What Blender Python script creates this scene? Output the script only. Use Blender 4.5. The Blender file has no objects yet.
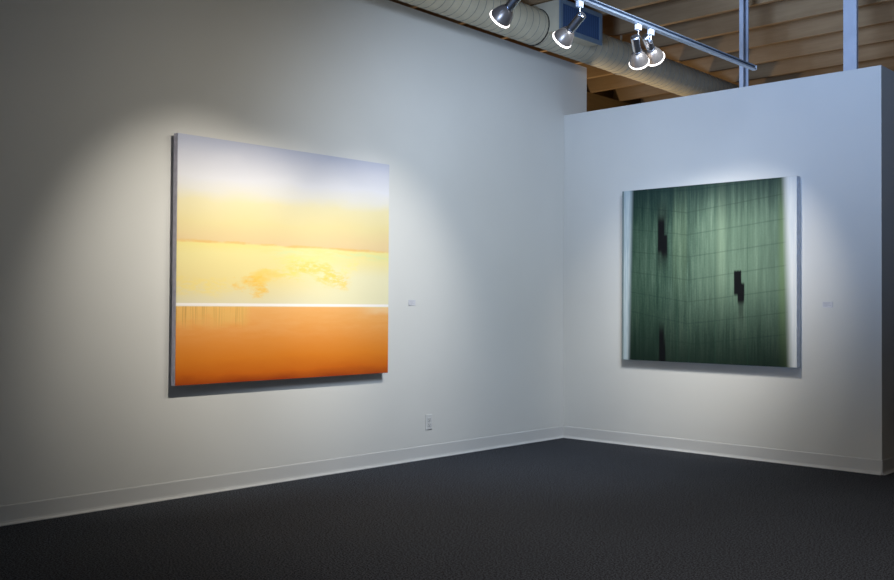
import bpy, bmesh, math
from mathutils import Vector, Matrix
S = bpy.context.scene
C = S.collection
PI = math.pi

# ------------------------------------------------------------------ node expression helper
class G:
    """small wrapper to write material maths as expressions"""
    def __init__(s, name):
        s.m = bpy.data.materials.new(name); s.m.use_nodes = True
        s.nt = s.m.node_tree; s.nt.nodes.clear()
        s.out = s.nt.nodes.new('ShaderNodeOutputMaterial')
        s.b = s.nt.nodes.new('ShaderNodeBsdfPrincipled')
        s.nt.links.new(s.b.outputs[0], s.out.inputs[0])
    def put(s, sock, v):
        if isinstance(v, X): s.nt.links.new(v.s, sock)
        elif isinstance(v, bpy.types.NodeSocket): s.nt.links.new(v, sock)
        else: sock.default_value = v
    def math(s, op, a, b=0.0, c=None, clamp=False):
        n = s.nt.nodes.new('ShaderNodeMath'); n.operation = op; n.use_clamp = clamp
        s.put(n.inputs[0], a); s.put(n.inputs[1], b)
        if c is not None: s.put(n.inputs[2], c)
        return X(s, n.outputs[0])
    def obj(s):
        n = s.nt.nodes.new('ShaderNodeTexCoord'); return n.outputs['Object']
    def sep(s, v):
        n = s.nt.nodes.new('ShaderNodeSeparateXYZ'); s.nt.links.new(v, n.inputs[0])
        return [X(s, o) for o in n.outputs]
    def vec(s, x, y, z):
        n = s.nt.nodes.new('ShaderNodeCombineXYZ')
        for i, v in enumerate((x, y, z)): s.put(n.inputs[i], v)
        return n.outputs[0]
    def noise(s, v, scale=1.0, detail=3.0, rough=.5):
        n = s.nt.nodes.new('ShaderNodeTexNoise')
        s.nt.links.new(v, n.inputs['Vector']); n.inputs['Scale'].default_value = scale
        n.inputs['Detail'].default_value = detail; n.inputs['Roughness'].default_value = rough
        return X(s, n.outputs['Fac'])
    def ramp(s, f, stops, interp='LINEAR'):
        n = s.nt.nodes.new('ShaderNodeValToRGB'); s.put(n.inputs[0], f); r = n.color_ramp
        r.interpolation = interp
        while len(r.elements) < len(stops): r.elements.new(1.0)
        for e, (p, c) in zip(r.elements, stops): e.position = p
        for e, (p, c) in zip(r.elements, stops): e.color = (*lin(c), 1)
        return n.outputs[0]
    def mix(s, f, a, b, mode='MIX'):
        n = s.nt.nodes.new('ShaderNodeMix'); n.data_type = 'RGBA'; n.blend_type = mode
        s.put(n.inputs[0], f)
        for i, v in ((6, a), (7, b)):
            if isinstance(v, tuple): v = (*lin(v), 1)
            s.put(n.inputs[i], v)
        return n.outputs[2]
    def bump(s, h, strength=.3, dist=.01):
        n = s.nt.nodes.new('ShaderNodeBump'); s.put(n.inputs['Height'], h)
        n.inputs['Strength'].default_value = strength; n.inputs['Distance'].default_value = dist
        s.nt.links.new(n.outputs[0], s.b.inputs['Normal'])
    def fin(s, col, rough=.6, metal=0.0, spec=None):
        if isinstance(col, tuple): col = (*lin(col), 1)
        s.put(s.b.inputs['Base Color'], col); s.put(s.b.inputs['Roughness'], rough)
        s.put(s.b.inputs['Metallic'], metal)
        if spec is not None: s.b.inputs['Specular IOR Level'].default_value = spec
        return s.m
class X:
    def __init__(s, g, so): s.g = g; s.s = so
    def __add__(a, b): return a.g.math('ADD', a, b)
    __radd__ = __add__
    def __sub__(a, b): return a.g.math('SUBTRACT', a, b)
    def __rsub__(a, b): return a.g.math('SUBTRACT', b, a)
    def __mul__(a, b): return a.g.math('MULTIPLY', a, b)
    __rmul__ = __mul__
    def abs(a): return a.g.math('ABSOLUTE', a)
    def sm(a, lo, hi):
        """smooth step between lo and hi (either order)"""
        n = a.g.nt.nodes.new('ShaderNodeMapRange'); n.interpolation_type = 'SMOOTHSTEP'
        a.g.put(n.inputs[0], a)
        if lo <= hi: v = (lo, hi, 0, 1)
        else: v = (hi, lo, 1, 0)
        for i, k in enumerate(v): n.inputs[i + 1].default_value = k
        return X(a.g, n.outputs[0])
def lin(c):
    return tuple(((v / 255) / 12.92 if v / 255 <= .04045 else ((v / 255 + .055) / 1.055) ** 2.4) for v in c[:3])

# ------------------------------------------------------------------ mesh helpers
def link(name, bm, mat, parent=None, smooth=False, bevel=0, seg=2):
    me = bpy.data.meshes.new(name)
    bmesh.ops.recalc_face_normals(bm, faces=bm.faces)
    bm.to_mesh(me); bm.free(); me.materials.append(mat)
    o = bpy.data.objects.new(name, me); C.objects.link(o)
    if parent is not None: o.parent = parent
    if smooth:
        for p in me.polygons: p.use_smooth = True
        try: me.set_sharp_from_angle(angle=math.radians(38))
        except Exception: pass
    if bevel:
        b = o.modifiers.new('bevel', 'BEVEL'); b.width = bevel; b.segments = seg; b.limit_method = 'ANGLE'
    return o
def box(bm, x0, x1, y0, y1, z0, z1):
    v = [bm.verts.new((x, y, z)) for x in (x0, x1) for y in (y0, y1) for z in (z0, z1)]
    for f in ((0,1,3,2), (4,6,7,5), (0,4,5,1), (2,3,7,6), (0,2,6,4), (1,5,7,3)):
        bm.faces.new([v[i] for i in f])
def boxo(name, dims, mat, parent=None, bevel=0):
    bm = bmesh.new(); box(bm, *dims); return link(name, bm, mat, parent, bevel=bevel)
def lathe(bm, prof, n=32, cap=(False, False), M=None):
    """prof: (r, z) list revolved about z"""
    rings = []
    for r, z in prof:
        rings.append([bm.verts.new((r*math.cos(2*PI*i/n), r*math.sin(2*PI*i/n), z)) for i in range(n)])
    for a, b in zip(rings, rings[1:]):
        for i in range(n):
            bm.faces.new((a[i], a[(i+1) % n], b[(i+1) % n], b[i]))
    if cap[0]: bm.faces.new(rings[0])
    if cap[1]: bm.faces.new(rings[-1])
    if M is not None: bmesh.ops.transform(bm, matrix=M, verts=[v for r in rings for v in r])
def extrude_profile(bm, pts, axis, a, b):
    """closed 2-D profile swept along axis 'x' (pts are y,z) or 'y' (pts are x,z)"""
    f = (lambda t, p: (t, p[0], p[1])) if axis == 'x' else (lambda t, p: (p[0], t, p[1]))
    A = [bm.verts.new(f(a, p)) for p in pts]; B = [bm.verts.new(f(b, p)) for p in pts]
    n = len(pts)
    for i in range(n): bm.faces.new((A[i], A[(i+1) % n], B[(i+1) % n], B[i]))
    bm.faces.new(A); bm.faces.new(B)
def thing(name, label, cat, loc=(0,0,0), group=None):
    o = bpy.data.objects.new(name, None); C.objects.link(o); o.location = loc
    o.empty_display_size = .1
    return tag(o, label, cat, group)
def tag(o, label, cat, group=None):
    o['label'] = label; o['category'] = cat; o['kind'] = 'thing'
    if group: o['group'] = group
    return o
def struct(o): o['kind'] = 'structure'; return o
def copy_tree(o, parent=None):
    c = o.copy(); C.objects.link(c); c.parent = parent
    for ch in [k for k in o.children]: copy_tree(ch, c)
    return c

# ------------------------------------------------------------------ materials
def wall_paint(name, col):
    g = G(name); o = g.obj()
    n = g.noise(o, 90, 3); n2 = g.noise(o, 1.3, 3)
    base = g.mix(n2.sm(.3, .7), tuple(c * .985 for c in col), col)
    g.bump(n, .10, .002)
    return g.fin(base, .72, spec=.25)
M_wall = wall_paint('white_wall_paint', (214, 214, 210))
M_base = wall_paint('white_cove_rubber', (206, 206, 204)); M_base.node_tree.nodes['Principled BSDF'].inputs['Roughness'].default_value = .4

def carpet():
    g = G('charcoal_loop_carpet'); o = g.obj()
    a = g.noise(o, 300, 2, .6); b = g.noise(o, 110, 2, .6); c = g.noise(o, 1.1, 2)
    k = (a * .5 + b * .5).sm(.43, .57)
    col = g.mix(k, (16, 18, 22), (84, 87, 94))
    col = g.mix(c.sm(.3, .7) * .12, col, (40, 40, 44))
    g.bump(a * .6 + b * .4, .6, .006)
    return g.fin(col, .95, spec=.1)
M_carpet = carpet()

def wood(name, c0, c1, ax=0, rough=.75):
    g = G(name); x, y, z = g.sep(g.obj())
    v = g.vec(x * 1.2, y * 14, z * 14) if ax == 0 else g.vec(x * 14, y * 1.2, z * 14)
    n = g.noise(v, 1.6, 5, .6); n2 = g.noise(g.obj(), 1.7, 3)
    f = (n * .6 + n2 * .4).sm(.3, .7)
    g.bump(n, .2, .004)
    return g.fin(g.mix(f, c0, c1), rough, spec=.2)
M_joist = wood('aged_joist_wood', (150, 122, 90), (172, 144, 108))
M_deck = wood('roof_deck_wood', (70, 58, 46), (92, 76, 60), 1)
M_brown = wood('brown_plaster', (120, 100, 70), (140, 116, 80), 1)

def painted_metal(name, col, rough=.45, metal=0.0, var=.06, sc=6):
    g = G(name); n = g.noise(g.obj(), sc, 4)
    return g.fin(g.mix(n.sm(.3, .7), tuple(c * (1 - var) for c in col), col), rough, metal)
M_duct = painted_metal('off_white_duct_paint', (208, 198, 172), .55)
M_seam = painted_metal('dull_seam_metal', (150, 147, 136), .6)
M_caulk = painted_metal('dark_duct_sealant', (52, 48, 42), .8, sc=40)
M_grf = painted_metal('blue_grey_grille_paint', (112, 132, 150), .45)
M_fin = painted_metal('dark_blue_fin_paint', (46, 74, 112), .5)
M_dark = painted_metal('grille_shade_colour', (14, 18, 26), .9)
M_track = painted_metal('satin_silver_track', (176, 186, 200), .35, .6)
M_slot = painted_metal('shaded_track_recess', (34, 46, 62), .5)
M_steel = painted_metal('white_primed_steel', (196, 202, 214), .45)
M_clip = painted_metal('white_adapter_plastic', (205, 208, 214), .4)
M_chrome = painted_metal('polished_chrome', (205, 207, 214), .30, 1.0, .03, 30)
M_reflect = painted_metal('silver_reflector_brown_tint', (156, 142, 130), .35, .6, .1, 30)  # silver metal, with the brown ceiling's reflection put into its colour
M_plate = painted_metal('white_outlet_plastic', (216, 217, 216), .35)
M_hole = painted_metal('dark_slot', (40, 40, 42), .7)
M_card = painted_metal('white_card', (212, 213, 218), .6)
M_ink = painted_metal('grey_ink', (165, 166, 176), .8)
M_cleat = wood('pine_cleat', (120, 108, 88), (140, 126, 104))
def emit(name, col, st):
    g = G(name); g.b.inputs['Emission Color'].default_value = (*lin(col), 1)
    g.b.inputs['Emission Strength'].default_value = st
    return g.fin((230, 230, 230), .3)
M_glow = emit('lit_lamp_glass', (255, 246, 240), 3.0)
def canvas_side(name, col):
    g = G(name); n = g.noise(g.obj(), 25, 4)
    g.bump(g.noise(g.obj(), 500, 1), .1, .001)
    return g.fin(g.mix(n.sm(.3, .7), tuple(c * .93 for c in col), col), .7, spec=.2)

# ------------------------------------------------------------------ painting surfaces
AW, AH = 1.6914, 1.4682
def sunset_paint():
    g = G('sunset_colour_field_paint'); x, y, z = g.sep(g.obj())   # local: y runs along the wall, z up from the lower edge
    u = y * (1 / AW); v = 1.0 - z * (1 / AH)
    n1 = g.noise(g.vec(u * 3, v * 7, 0.0), 1.6, 4); n2 = g.noise(g.vec(u * 5, v * 24, 3.0), 2.0, 5, .6)
    vv = v + (n1 - .5) * .06
    n3 = g.noise(g.vec(u * 9, v * 16, 6.0), 1.3, 6, .65); n5 = g.noise(g.vec(u * 26, v * 60, 2.0), 1.0, 5, .7); n4 = g.noise(g.vec(u * 7, v * 13, 16.0), 1.3, 6, .65)
    col = g.ramp(vv + (u - .5) * .03, [(0, (182, 187, 206)), (.06, (200, 202, 214)), (.15, (216, 216, 221)), (.2, (218, 215, 206)),
        (.25, (222, 212, 170)), (.33, (222, 207, 152)), (.39, (222, 199, 148)), (.46, (222, 190, 144))])
    # pale yellow band under the ragged peach edge
    edge = v + (n2 - .5) * .018
    b_in = edge.sm(.418, .43)
    yel = g.ramp(vv, [(0.4, (230, 214, 130)), (.47, (230, 217, 152)), (.58, (230, 212, 148)), (.66, (224, 214, 176)), (.7, (222, 215, 190))])
    pale = g.mix(u.sm(.35, .8) * v.sm(.46, .56), yel, (228, 221, 182))
    col = g.mix(b_in, col, pale)
    col = g.mix((edge - .422).abs().sm(.008, .001) * n3.sm(.35, .6) * .7, col, (226, 182, 96))
    gr = (v - .447).abs().sm(.03, .004) * (u.sm(.2, .5)) * n2.sm(.4, .6)
    col = g.mix(gr * .5, col, (206, 220, 168))
    def blob(cu, cv, ru, rv, wob=.05):
        a = ((u - cu) + (n3 - .5) * wob * 1.6) * (1 / ru); b = ((v - cv) + (n4 - .5) * wob) * (1 / rv)
        return (a * a + b * b).sm(1.3, -.3)
    br = n5.sm(.36, .60)
    col = g.mix(blob(.33, .60, .07, .045, .20) * (.35 + .6 * br), col, (238, 188, 66))
    col = g.mix(blob(.365, .56, .07, .035, .14) * .7, col, (240, 200, 84))
    for (cu, cv, ru, rv, k, c) in ((.50, .495, .10, .04, .5, (224, 218, 110)), (.58, .515, .12, .03, .9, (236, 204, 84)), (.68, .545, .10, .035, .9, (238, 204, 90)),
                                   (.725, .572, .07, .055, .9, (238, 206, 98)), (.47, .545, .10, .028, .7, (236, 214, 90)), (.56, .475, .16, .02, .4, (214, 220, 130)),
                                   (.78, .51, .05, .04, .45, (240, 222, 120)), (.1, .60, .16, .04, .5, (240, 214, 104))):
        col = g.mix(blob(cu, cv, ru, rv, .12) * br * k, col, c)
    # orange field
    og = g.ramp(vv, [(.68, (234, 172, 100)), (.75, (232, 160, 82)), (.82, (228, 144, 58)), (.9, (222, 128, 32)), (.96, (208, 104, 14)), (1.0, (160, 62, 8))])
    og = g.mix((n2 * .5 + n1 * .5).sm(.38, .62) * .42 * v.sm(.88, .71), og, (236, 178, 112))
    drip = g.noise(g.vec(u * 170, v * 2.5, 9.0), 1.0, 2).sm(.50, .66)
    dm = (v + (n3 - .5) * .06).sm(.785, .73) * u.sm(.32, .27) * n4.sm(.25, .5)
    og = g.mix(dm * .5, og, (232, 192, 104))
    og = g.mix(dm * drip * .36, og, (150, 104, 44))
    og = g.mix(u.sm(.8, .96) * (v + (n1 - .5) * .08).sm(.73, .70) * .6, og, (236, 206, 158))
    col = g.mix(v.sm(.684, .688), col, og)
    col = g.mix((v - .678).abs().sm(.007, .004), col, (244, 238, 232))
    g.bump(n2, .06, .002)
    return g.fin(col, .55, spec=.3)
BW, BH = 1.4733, 1.3809
def green_paint():
    g = G('green_streaked_abstract_paint'); x, y, z = g.sep(g.obj())
    u = x * (1 / BW); v = 1.0 - z * (1 / BH)
    s1 = g.noise(g.vec(u * 34, v * 1.6, 0.0), 1.0, 5, .65); s2 = g.noise(g.vec(u * 120, v * 5, 2.0), 1.0, 3, .6)
    s3 = g.noise(g.vec(u * 7, v * 2.2, 5.0), 1.0, 3, .5)
    weave = g.noise(g.vec(u * 90, v * 90, 1.0), 1.0, 2)
    lum = (s1 * .62 + s2 * .28 + s3 * .2 + weave * .1 - .1)
    body = g.ramp(lum, [(.28, (24, 42, 36)), (.42, (48, 70, 60)), (.51, (68, 91, 78)), (.60, (90, 112, 96)), (.74, (120, 138, 120))])
    right = u.sm(.3, .62)
    body = g.mix(right * v.sm(.95, .5) * .4, body, (118, 142, 120))
    body = g.mix((u - .6).abs().sm(.04, .005) * v.sm(.85, .3) * .28, body, (150, 172, 144))
    body = g.mix((u - .36).abs().sm(.05, .035) * v.sm(.8, .3) * .16, body, (130, 152, 116))
    body = g.mix((u - .925).abs().sm(.03, .0) * v.sm(0, .2) * .6, body, (104, 128, 88))
    body = g.mix(u.sm(.44, .06) * .42, body, (32, 62, 44))
    # darker towards top and bottom of the painted sheet
    wob = (s1 - .5) * .22
    body = g.mix((v + wob).sm(.26, -.04) * .85, body, (22, 44, 44))
    body = g.mix((v + wob * .8).sm(.48, 1.08) * .92, body, (10, 26, 20))
    # thin dark kinked lines
    for (uk, vk, a, b) in ((.43, .028, .04, .05), (.40, .154, .17, .122), (.405, .280, .146, .113), (.415, .404, .115, .115), (.415, .534, .15, .130),
                           (.41, .658, .165, .124), (.41, .781, .19, .128), (.46, .893, .085, .135)):
        left = g.math('MAXIMUM', uk - u, 0.0); rt = g.math('MAXIMUM', u - uk, 0.0)
        d = (v - vk + left * a + rt * b + (s3 - .5) * .006).abs()
        body = g.mix(d.sm(.0055, .0015) * (.06 + .38 * s1), body, (22, 44, 38))
    for uk in (.345, .415, .565, .745):
        body = g.mix((u - uk).abs().sm(.004, .001) * .3, body, (34, 66, 52))
    # black marks
    def rect(u0, u1, v0, v1, su, sv0, sv1):
        uj = u + (s2 - .5) * .008; vj = v + (s2 - .5) * .015
        return uj.sm(u0 - su, u0 + su) * uj.sm(u1 + su, u1 - su) * vj.sm(v0 - sv0, v0 + sv0) * vj.sm(v1 + sv1, v1 - sv1)
    blk = (9, 12, 15)
    for r in ((.224, .285, .10, .46, .012, .07, .07),):
        body = g.mix(rect(*r) * .5, body, blk)
    for r in ((.228, .266, .175, .375, .0025, .03, .02), (.25, .284, .275, .40, .003, .008, .035),
              (.671, .711, .488, .62, .003, .008, .012), (.69, .727, .555, .665, .003, .012, .02),
              (.235, .266, .80, 1.2, .005, .05, .02), (.24, .276, .87, 1.2, .005, .06, .02)):
        body = g.mix(rect(*r), body, blk)
    body = g.mix(rect(.695, .722, .6, .75, .006, .02, .06) * .5, body, blk)
    # pale unpainted margins at both sides
    uj = u + (s1 - .5) * .006
    body = g.mix((uj - v * .03).sm(.89, .95) * .3, body, (124, 142, 100)); ml = (uj + v * .02).sm(.08, .046); mr = (uj - v * .028).sm(.915, .962)
    pale = g.mix(s2.sm(.3, .7), (158, 176, 184), (190, 202, 204))
    body = g.mix(ml, body, pale)
    body = g.mix(mr, body, g.mix(s2.sm(.3, .7), (208, 213, 214), (220, 222, 220)))
    body = g.mix((uj - .006).sm(.009, .003) * .7, body, (70, 88, 84))
    g.bump(weave, .05, .001)
    return g.fin(body, .5, spec=.12)

# ------------------------------------------------------------------ the room
WT = 3.292          # top of the long left wall
PH, PW, PD = 2.805, 2.679, .337
YN, XE = -11.0, 6.6
struct(boxo('floor', (-1.5, XE, YN, 6.2, -.06, 0), M_carpet))
bm = bmesh.new(); box(bm, -.14, 0, YN, PD, 0, WT)
for v in bm.verts:
    if v.co.z > 1: v.co.z = 3.285 if v.co.y > 0 else 3.285 + .015 * (PD - YN)
struct(link('wall_left', bm, M_wall))
bm = bmesh.new(); box(bm, .001, PW, 0, PD, 0, PH); struct(link('wall_right', bm, M_wall))
struct(boxo('wall_far_left', (-1.5, -1.31, YN, 6.2, 0, 3.57), M_brown))
struct(boxo('wall_far_right', (XE, XE + .15, YN, 6.2, 0, 3.95), M_wall))
struct(boxo('wall_far_upper', (-1.6, -1.5, YN, 6.2, 0, 3.95), M_brown))
struct(boxo('wall_far_back', (-1.31, XE, 6.0, 6.2, 0, 4.0), M_brown))
struct(boxo('ceiling', (-1.5, XE, YN, 6.2, 3.86, 3.95), M_deck))

def cove(t0):   # cove base profile: (distance from wall, height)
    return [(t0, .0005), (t0 + .020, .0005), (t0 + .0205, .004), (t0 + .012, .007), (t0 + .007, .013), (t0 + .0045, .022),
            (t0 + .0042, .095), (t0 + .0030, .0995), (t0 + .0012, .101), (t0, .101)]
bm = bmesh.new(); extrude_profile(bm, [(d, z) for d, z in cove(.0005)], 'y', YN, -.0005); struct(link('baseboard_left', bm, M_base))
bm = bmesh.new(); extrude_profile(bm, [(-d, z) for d, z in cove(.0005)], 'x', .0215, PW - .0002); struct(link('baseboard_right', bm, M_base))
bm = bmesh.new(); extrude_profile(bm, [(PW + d, z) for d, z in cove(.0005)], 'y', -.0005, PD); struct(link('baseboard_end', bm, M_base))

# roof joists, one object each
first = None
ys = [-9.26 + .6 * i for i in range(25)]
for i, y in enumerate(ys):
    if first is None:
        bm = bmesh.new(); box(bm, -1.4, XE, 0, .045, 3.572, 3.859)
        first = link('ceiling_joist', bm, M_joist, bevel=.003)
        tag(first, 'brown wooden roof joist crossing overhead above the duct', 'joist', 'roof joists overhead'); o = first
    else:
        o = first.copy(); C.objects.link(o)
    o.location = (0, y - .46, 0)

# short wood bracket plates on the joists seen above the partition
# ------------------------------------------------------------------ the paintings
def painting(name, label, side_mat, face_mat, W, H, depth, axis, loc, back):
    t = thing(name, label, 'painting', loc)
    e = .0025
    if axis == 'y':     # hangs on the left wall, faces +x ; local y along wall
        boxo('canvas_edge', (back, depth - e, 0, W, 0, H), side_mat, t, bevel=.004)
        f = boxo('painted_face', (depth - e, depth, .0012, W - .0012, .0012, H - .0012), face_mat, t, bevel=.001)
        boxo('hanging_cleat', (.001, back, .25, W - .25, H - .16, H - .08), M_cleat, t)
    else:
        boxo('canvas_edge', (0, W, -depth + e, -back, 0, H), side_mat, t, bevel=.004)
        f = boxo('painted_face', (.0012, W - .0012, -depth, -depth + e, .0012, H - .0012), face_mat, t, bevel=.001)
        boxo('hanging_cleat', (.25, W - .25, -back, -.001, H - .16, H - .08), M_cleat, t)
    return t
painting('abstract_painting', 'large yellow and orange colour-field canvas with lavender top on the long left wall',
         canvas_side('lavender_canvas_side', (228, 222, 234)), sunset_paint(), AW, AH, .07, 'y', (0, -3.853, .662), .026)
painting('abstract_painting', 'dark green streaked canvas with black marks and pale side margins on the partition wall',
         canvas_side('pale_blue_canvas_side', (206, 214, 228)), green_paint(), BW, BH, .07, 'x', (.6415, 0, .7051), .010)

# ------------------------------------------------------------------ outlet and the two small labels
t = thing('wall_outlet', 'white electrical outlet plate low on the left wall', 'outlet', (0, -1.678, .2155))
bm = bmesh.new(); box(bm, .0005, .0065, -.035, .035, 0, .1143); link('cover_plate', bm, M_plate, t, bevel=.003)
for zc in (.0375, .077):
    bm = bmesh.new(); box(bm, .0066, .0095, -.0165, .0165, zc - .0135, zc + .0135); r = link('receptacle', bm, M_plate, t, bevel=.004, seg=3)
    bm = bmesh.new()
    box(bm, .0094, .0099, -.009, -.006, zc - .004, zc + .007); box(bm, .0094, .0099, .006, .009, zc - .004, zc + .007)
    lathe(bm, [(.0028, .0094), (.0028, .0099)], 10, (True, True), Matrix.Translation((0, 0, zc - .008)) @ Matrix.Rotation(PI/2, 4, 'Y'))
    link('socket_slots', bm, M_hole, r)
bm = bmesh.new(); lathe(bm, [(.003, .0064), (.003, .0078), (.0015, .0082)], 12, (True, True), Matrix.Translation((0, 0, .0572)) @ Matrix.Rotation(PI/2, 4, 'Y'))
link('plate_screw', bm, M_chrome, t)

def card(label, loc, rz):
    t = thing('title_card', label, 'label card', loc); t.rotation_euler = (0, 0, rz)
    boxo('card', (-.036, .036, -.004, .0003, -.0205, .0205), M_card, t)
    bm = bmesh.new()
    for z, w in ((.012, .05), (.004, .038), (-.004, .056), (-.011, .03)):
        box(bm, -.030, -.030 + w, -.0045, -.0038, z - .0012, z + .0012)
    link('printed_lines', bm, M_ink, t)
card('tiny white title card on the partition, right of the green painting', (2.309, 0, 1.160), 0)
card('tiny white title card on the left wall, right of the yellow and orange painting', (0, -1.862, 1.158), PI/2)

# ------------------------------------------------------------------ duct
DX, DZ, DR = .22, 3.384, .142
t = thing('air_duct', 'off-white round spiral air duct running above the left wall', 'duct', (DX, -.4, DZ)); t.rotation_euler = (-.0105, 0, 0)
D0, D1 = -4.2, 6.2
bm = bmesh.new(); rot = Matrix.Rotation(-PI/2, 4, 'X')    # z -> y
lathe(bm, [(DR - .004, D0), (DR, D0), (DR, D1), (DR - .004, D1)], 64, (True, True), rot); link('duct_pipe', bm, M_duct, t, smooth=True)
bm = bmesh.new(); pitch = .08; n = 32; prev = None
for i in range(int((D1 - D0 - .05) / pitch * n)):
    th = 2 * PI * i / n; yy = D0 + .02 + pitch * i / n
    ring = [bm.verts.new((r * math.cos(th), yy + dy, r * math.sin(th))) for r, dy in ((DR - .001, -.0035), (DR + .0022, -.0015), (DR + .0022, .0015), (DR - .001, .0035))]
    if prev:
        for k in range(3): bm.faces.new((prev[k], prev[k+1], ring[k+1], ring[k]))
    prev = ring
link('spiral_seam', bm, M_seam, t)
# sheet metal box with the grille, part of the duct run
BX0, BX1, BY0, BY1, BZ0, BZ1 = .14, .468, -.70, -.139, 3.318, 3.566
bm = bmesh.new(); box(bm, BX0 - DX, BX1 - DX, BY0 + .4, BY1 + .4, BZ0 - DZ, BZ1 - DZ); link('outlet_box', bm, M_duct, t, bevel=.004)
bm = bmesh.new()
import random
random.seed(4)
k = 72; pr = None
for i in range(k + 1):
    a = -PI * .75 + PI * 1.45 * i / k; w = .0035 + .005 * random.random(); rr = DR + .002
    cur = [bm.verts.new((rr * math.cos(a) + ddx, BY0 + .4 + dy, rr * math.sin(a) + ddz)) for ddx, ddz, dy in
           ((0, 0, .001), (0, 0, -w - .002), (.004 * math.cos(a), .004 * math.sin(a), -w * .5), (.006 * math.cos(a), .006 * math.sin(a), .001))]
    if pr:
        for j in range(3): bm.faces.new((pr[j], pr[j+1], cur[j+1], cur[j]))
    pr = cur
link('joint_sealant', bm, M_caulk, t)
gr = thing('air_grille', 'blue grey air grille with dark vertical fins on the duct box', 'vent', (BX1, (BY0 + BY1) / 2, BZ0))
gw, gh = (BY1 - BY0) / 2 + .012, BZ1 - BZ0 + .004
fw = .036; g0, g1 = -.012, gh
bm = bmesh.new()
box(bm, .001, .014, -gw, gw, g0, g0 + fw); box(bm, .001, .014, -gw, gw, g1 - fw, g1)
box(bm, .001, .014, -gw, -gw + fw, g0 + fw, g1 - fw); box(bm, .001, .014, gw - fw, gw, g0 + fw, g1 - fw)
link('grille_frame', bm, M_grf, gr, bevel=.002)
boxo('shade_panel', (.0012, .0030, -gw + fw, gw - fw, g0 + fw, g1 - fw), M_dark, gr)  # near-black sheet stands in for the shade behind the fins
bm = bmesh.new(); nf = 19
for i in range(nf):
    yc = -gw + fw + (i + .5) * (2 * gw - 2 * fw) / nf
    vs = [(.0032, yc - .008), (.0042, yc - .0075), (.0115, yc + .004), (.0105, yc + .0045)]
    A = [bm.verts.new((a, b, g0 + fw)) for a, b in vs]; B = [bm.verts.new((a, b, g1 - fw)) for a, b in vs]
    for j in range(4): bm.faces.new((A[j], A[(j+1) % 4], B[(j+1) % 4], B[j]))
    bm.faces.new(A); bm.faces.new(B)
fo = link('grille_fins', bm, M_fin, gr); fo['kind'] = 'stuff'
# hanger straps carrying the duct
hs = None
for y in (-4.2, -3.02, .555, 2.98):
    if hs is None:
        bm = bmesh.new(); n = 40; pr = None; w = .014
        for i in range(n + 1):
            a = 2 * PI * i / n
            cur = [bm.verts.new((r * math.cos(a), yy, r * math.sin(a))) for r, yy in ((DR + .004, -w), (DR + .0065, -w), (DR + .0065, w), (DR + .004, w))]
            if pr:
                for j in range(4): bm.faces.new((pr[j], pr[(j+1) % 4], cur[(j+1) % 4], cur[j]))
            pr = cur
        box(bm, -.002, .002, -w, w, DR + .004, 3.80 - DZ)
        hs = tag(link('duct_hanger', bm, M_duct), 'pale metal strap hanging the round duct from the roof', 'hanger', 'straps carrying the duct'); o = hs
    else:
        o = hs.copy(); C.objects.link(o)
    o.location = (DX, y, DZ - .0105 * (y + .4)); o.rotation_euler = (-.0105, 0, 0)

# ------------------------------------------------------------------ track and posts
TX, TZ, TE = 2.0, 2.80, -.505
t = thing('light_track', 'long silver ceiling light track hung parallel to the left wall', 'light track', (TX, TE, TZ))
T0 = -7.5
def trk(x0, x1, z0, z1, nm, m):
    bm = bmesh.new(); box(bm, x0, x1, T0 - TE, -.001, z0, z1); return link(nm, bm, m, t, bevel=.0015)
trk(-.017, .017, -.012, 0, 'lower_rail', M_track)
trk(-.008, .008, -.0005, .014, 'channel_web', M_slot)  # web coloured dark to stand for shade in the side recess
trk(-.017, .017, .0135, .019, 'upper_rail', M_track)
boxo('end_cap', (-.0175, .0175, -.0012, .006, -.0125, .0195), M_clip, t, bevel=.002)
for y in (-2.83, -4.63, -6.43):
    bm = bmesh.new(); lathe(bm, [(.004, .018), (.004, 3.861 - TZ)], 10, (True, True), Matrix.Translation((0, y - TE, 0)))
    link('hanging_rod', bm, M_steel, t, smooth=True)

def stud(x0, y0, lip_dir, label):
    """light gauge C stud standing on the partition, web towards the room"""
    d, fl, th = .092, .032, .0015; z0, z1 = PH + .0005, 3.86
    bm = bmesh.new()
    if lip_dir == 'front':       # web (wide) faces -y, flanges run back
        P = [(x0, y0), (x0 + d, y0), (x0 + d, y0 + fl), (x0 + d - .010, y0 + fl), (x0 + d - .010, y0 + fl - th), (x0 + d - th, y0 + fl - th),
             (x0 + d - th, y0 + th), (x0 + th, y0 + th), (x0 + th, y0 + fl - th), (x0 + .010, y0 + fl - th), (x0 + .010, y0 + fl), (x0, y0 + fl)]
    else:                        # flange (narrow) faces -y, open side towards +x
        P = [(x0, y0), (x0 + fl, y0), (x0 + fl, y0 + .012), (x0 + fl - th, y0 + .012), (x0 + fl - th, y0 + th), (x0 + th, y0 + th),
             (x0 + th, y0 + d - th), (x0 + fl - th, y0 + d - th), (x0 + fl - th, y0 + d - .012), (x0 + fl, y0 + d - .012), (x0 + fl, y0 + d), (x0, y0 + d)]
    A = [bm.verts.new((a, b, z0)) for a, b in P]; B = [bm.verts.new((a, b, z1)) for a, b in P]
    n = len(P)
    for j in range(n): bm.faces.new((A[j], A[(j+1) % n], B[(j+1) % n], B[j]))
    bm.faces.new(A); bm.faces.new(B)
    bmesh.ops.triangulate(bm, faces=[f for f in bm.faces if len(f.verts) > 4])
    o = link('steel_post', bm, M_steel); tag(o, label, 'post')
    # origin at its foot
    o.data.transform(Matrix.Translation((-x0, -y0, -z0))); o.location = (x0, y0, z0)
    return o
stud(1.630, .012, 'side', 'narrow pale steel post on the partition top behind the end of the light track')
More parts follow.
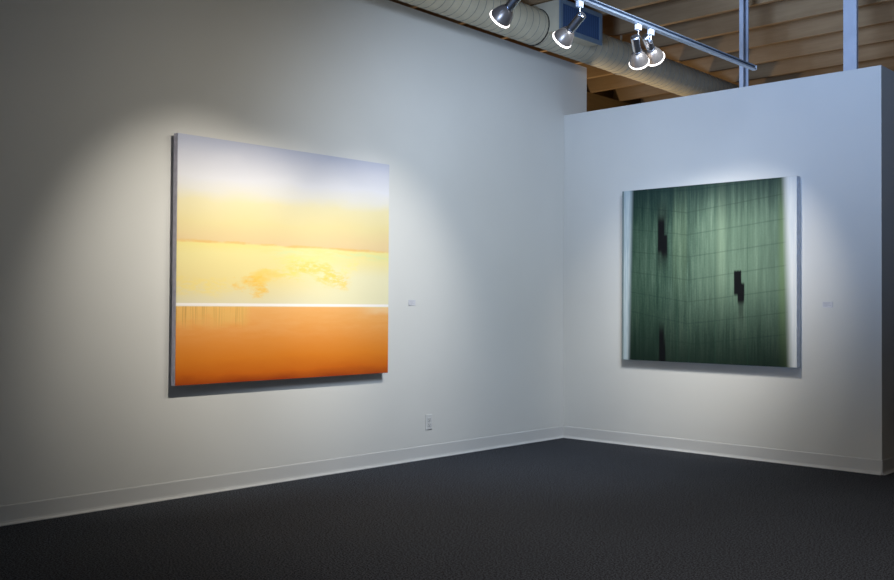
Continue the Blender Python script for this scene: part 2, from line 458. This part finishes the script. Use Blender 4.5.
stud(2.416, .012, 'front', 'wide pale steel post on the partition top near its right end')

# ------------------------------------------------------------------ spotlights
def spot_fixture():
    t = thing('track_spotlight', '', 'spotlight'); del t['label']
    # adapter clipped on the underside of the track
    bm = bmesh.new(); box(bm, -.012, .012, -.022, .022, -.048, -.0125); link('track_adapter', bm, M_clip, t, bevel=.004)
    bm = bmesh.new(); lathe(bm, [(.004, -.075), (.004, -.047)], 12, (True, True)); link('stem', bm, M_chrome, t, smooth=True)
    return t
def aim_parts(t, d, off):
    """the swivelling head points along d; its rear cap sits at off from the knuckle under the stem"""
    d = Vector(d).normalized()
    xax = Vector((0, 0, 1)).cross(d).normalized(); yax = d.cross(xax)
    R = Matrix((xax, yax, d)).transposed().to_4x4()
    M = Matrix.Translation(Vector((0, 0, -.088)) + Vector(off)) @ R
    bm = bmesh.new()
    lathe(bm, [(.0005, -.013), (.009, -.010), (.013, 0), (.009, .010), (.0005, .013)], 16, (False, False), Matrix.Translation((0, 0, -.088)) @ R)
    link('swivel_knuckle', bm, M_chrome, t, smooth=True)
    bm = bmesh.new()
    lathe(bm, [(.0005, 0), (.019, 0), (.0245, .005), (.0245, .102), (.020, .104), (.020, .109), (.026, .111), (.026, .115), (.014, .115)], 36, (True, False), M)
    link('lamp_housing', bm, M_chrome, t, smooth=True)
    bm = bmesh.new()
    lathe(bm, [(.014, .112), (.026, .118), (.038, .132), (.048, .152), (.0545, .172), (.058, .190), (.058, .194)], 40, (False, False), M)
    link('reflector', bm, M_reflect, t, smooth=True)
    bm = bmesh.new()
    lathe(bm, [(.0575, .1895), (.0602, .1905), (.0608, .1955), (.059, .1995), (.045, .203), (.024, .2045), (.0005, .205)], 40, (False, False), M)
    link('lit_lens', bm, M_glow, t, smooth=True)
    return M @ Vector((0, 0, .222))
def spot(p, aim, power, cone, col):
    L = bpy.data.lights.new('spot_beam', 'SPOT'); L.energy = power; L.spot_size = math.radians(cone); L.spot_blend = 1.0
    L.color = col; L.shadow_soft_size = .022
    lo = bpy.data.objects.new('spot_beam', L); C.objects.link(lo)
    lo.location = p; lo.rotation_euler = Vector(aim).to_track_quat('-Z', 'Y').to_euler()
def place(y, d, off, label, power, spill, tgt, cone=53):
    t = spot_fixture(); t.location = (TX, y, TZ); t['label'] = label; t['group'] = 'track spotlights'
    p = Vector((TX, y, TZ)) + aim_parts(t, d, off)
    aim = Vector(tgt) - p
    spot(p, aim, power, cone, WARM)          # the beam
    if spill: spot(p, aim, spill, 150, WARM2)         # the wide spill of the same lamp
    return t
WARM = (1.0, .94, .84); WARM2 = (1.0, .93, .80)
place(-3.11, (-.83, .10, -.55), (.013, .012, .005), 'silver track spotlight nearest the left end, cut by the top of the photo', 60, 12, (0, -3.1, 1.3))
place(-2.585, (-.825, .137, -.548), (.013, .012, .005), 'silver track spotlight in front of the blue air grille, tilted to the left wall', 80, 8, (0, -2.2, 1.25))
place(-2.0, (-.305, .74, -.599), (-.015, -.014, .003), 'upright silver spotlight, left one of the close pair on the track', 88, 3, (1.15, 0, 1.15))
place(-1.86, (-.171, .852, -.495), (-.024, -.024, .035), 'silver spotlight, right one of the close pair on the track', 96, 4, (1.6, 0, 1.3))
place(-3.85, (-.80, .06, -.56), (.013, .012, .005), 'silver track spotlight beyond the left edge of the photo', 112, 9, (0, -3.62, 1.22), 60)

# ------------------------------------------------------------------ added daylight and room fills, neighbouring room lamp
def area(name, loc, tgt, sx, sy, power, col, spread=180):
    L = bpy.data.lights.new(name, 'AREA'); L.shape = 'RECTANGLE'; L.size = sx; L.size_y = sy; L.energy = power; L.color = col
    L.spread = math.radians(spread)
    o = bpy.data.objects.new(name, L); C.objects.link(o); o.location = loc
    o.rotation_euler = (Vector(tgt) - Vector(loc)).to_track_quat('-Z', 'Y').to_euler(); return o
area('low_daylight_fill', (4.4, -9.2, .75), (2.4, 0, 3.6), 1.3, 1.1, 26, (.42, .61, 1.0), 36)  # added bluish daylight, set low and aimed up to brighten joists and partition top
def wash(name, loc, tgt, e, col, cone, size=.2):
    L = bpy.data.lights.new(name, 'SPOT'); L.energy = e; L.color = col; L.spot_size = math.radians(cone); L.spot_blend = 1.0; L.shadow_soft_size = size
    o = bpy.data.objects.new(name, L); C.objects.link(o); o.location = loc
    o.rotation_euler = (Vector(tgt) - Vector(loc)).to_track_quat('-Z', 'Y').to_euler()
wash('cool_wall_fill', (3.0, -2.5, 3.1), (0, -1.1, 1.3), 270, (.66, .80, 1.0), 86, .5)  # added unseen spot, brightens the left wall near the corner with bluish light
wash('warm_floor_fill', (3.6, -3.4, 3.3), (2.7, -2.6, 0), 150, (1.0, .93, .86), 84)  # added unseen spot, warms and brightens the middle of the carpet
L = bpy.data.lights.new('neighbouring_room_lamp', 'POINT'); L.energy = 46; L.color = (1, .80, .54); L.shadow_soft_size = .1
o = bpy.data.objects.new('neighbouring_room_lamp', L); C.objects.link(o); o.location = (-.6, .95, 1.9)

w = bpy.data.worlds.new('World'); S.world = w; w.use_nodes = True
w.node_tree.nodes['Background'].inputs[0].default_value = (.58, .74, 1.0, 1)
w.node_tree.nodes['Background'].inputs[1].default_value = .36

# ------------------------------------------------------------------ camera
cam = bpy.data.cameras.new('camera'); co = bpy.data.objects.new('camera', cam); C.objects.link(co); S.camera = co
yaw, pit, rol = CAMV = (-0.7521, 0.0170, 0.0058)
F = Vector((math.sin(yaw)*math.cos(pit), math.cos(yaw)*math.cos(pit), math.sin(pit)))
R0 = Vector((math.cos(yaw), -math.sin(yaw), 0)); U0 = R0.cross(F)
R = R0*math.cos(rol) + U0*math.sin(rol); U = -R0*math.sin(rol) + U0*math.cos(rol)
co.matrix_world = Matrix(((R.x, U.x, -F.x, 5.0822), (R.y, U.y, -F.y, -6.9174), (R.z, U.z, -F.z, 1.13), (0, 0, 0, 1)))
cam.sensor_width = 36; cam.lens = 979.36 * 36 / 894; cam.clip_end = 100

S.view_settings.view_transform = 'Standard'; S.view_settings.look = 'None'
S.view_settings.exposure = 0.42; S.view_settings.gamma = 1; S.view_settings.use_curve_mapping = False
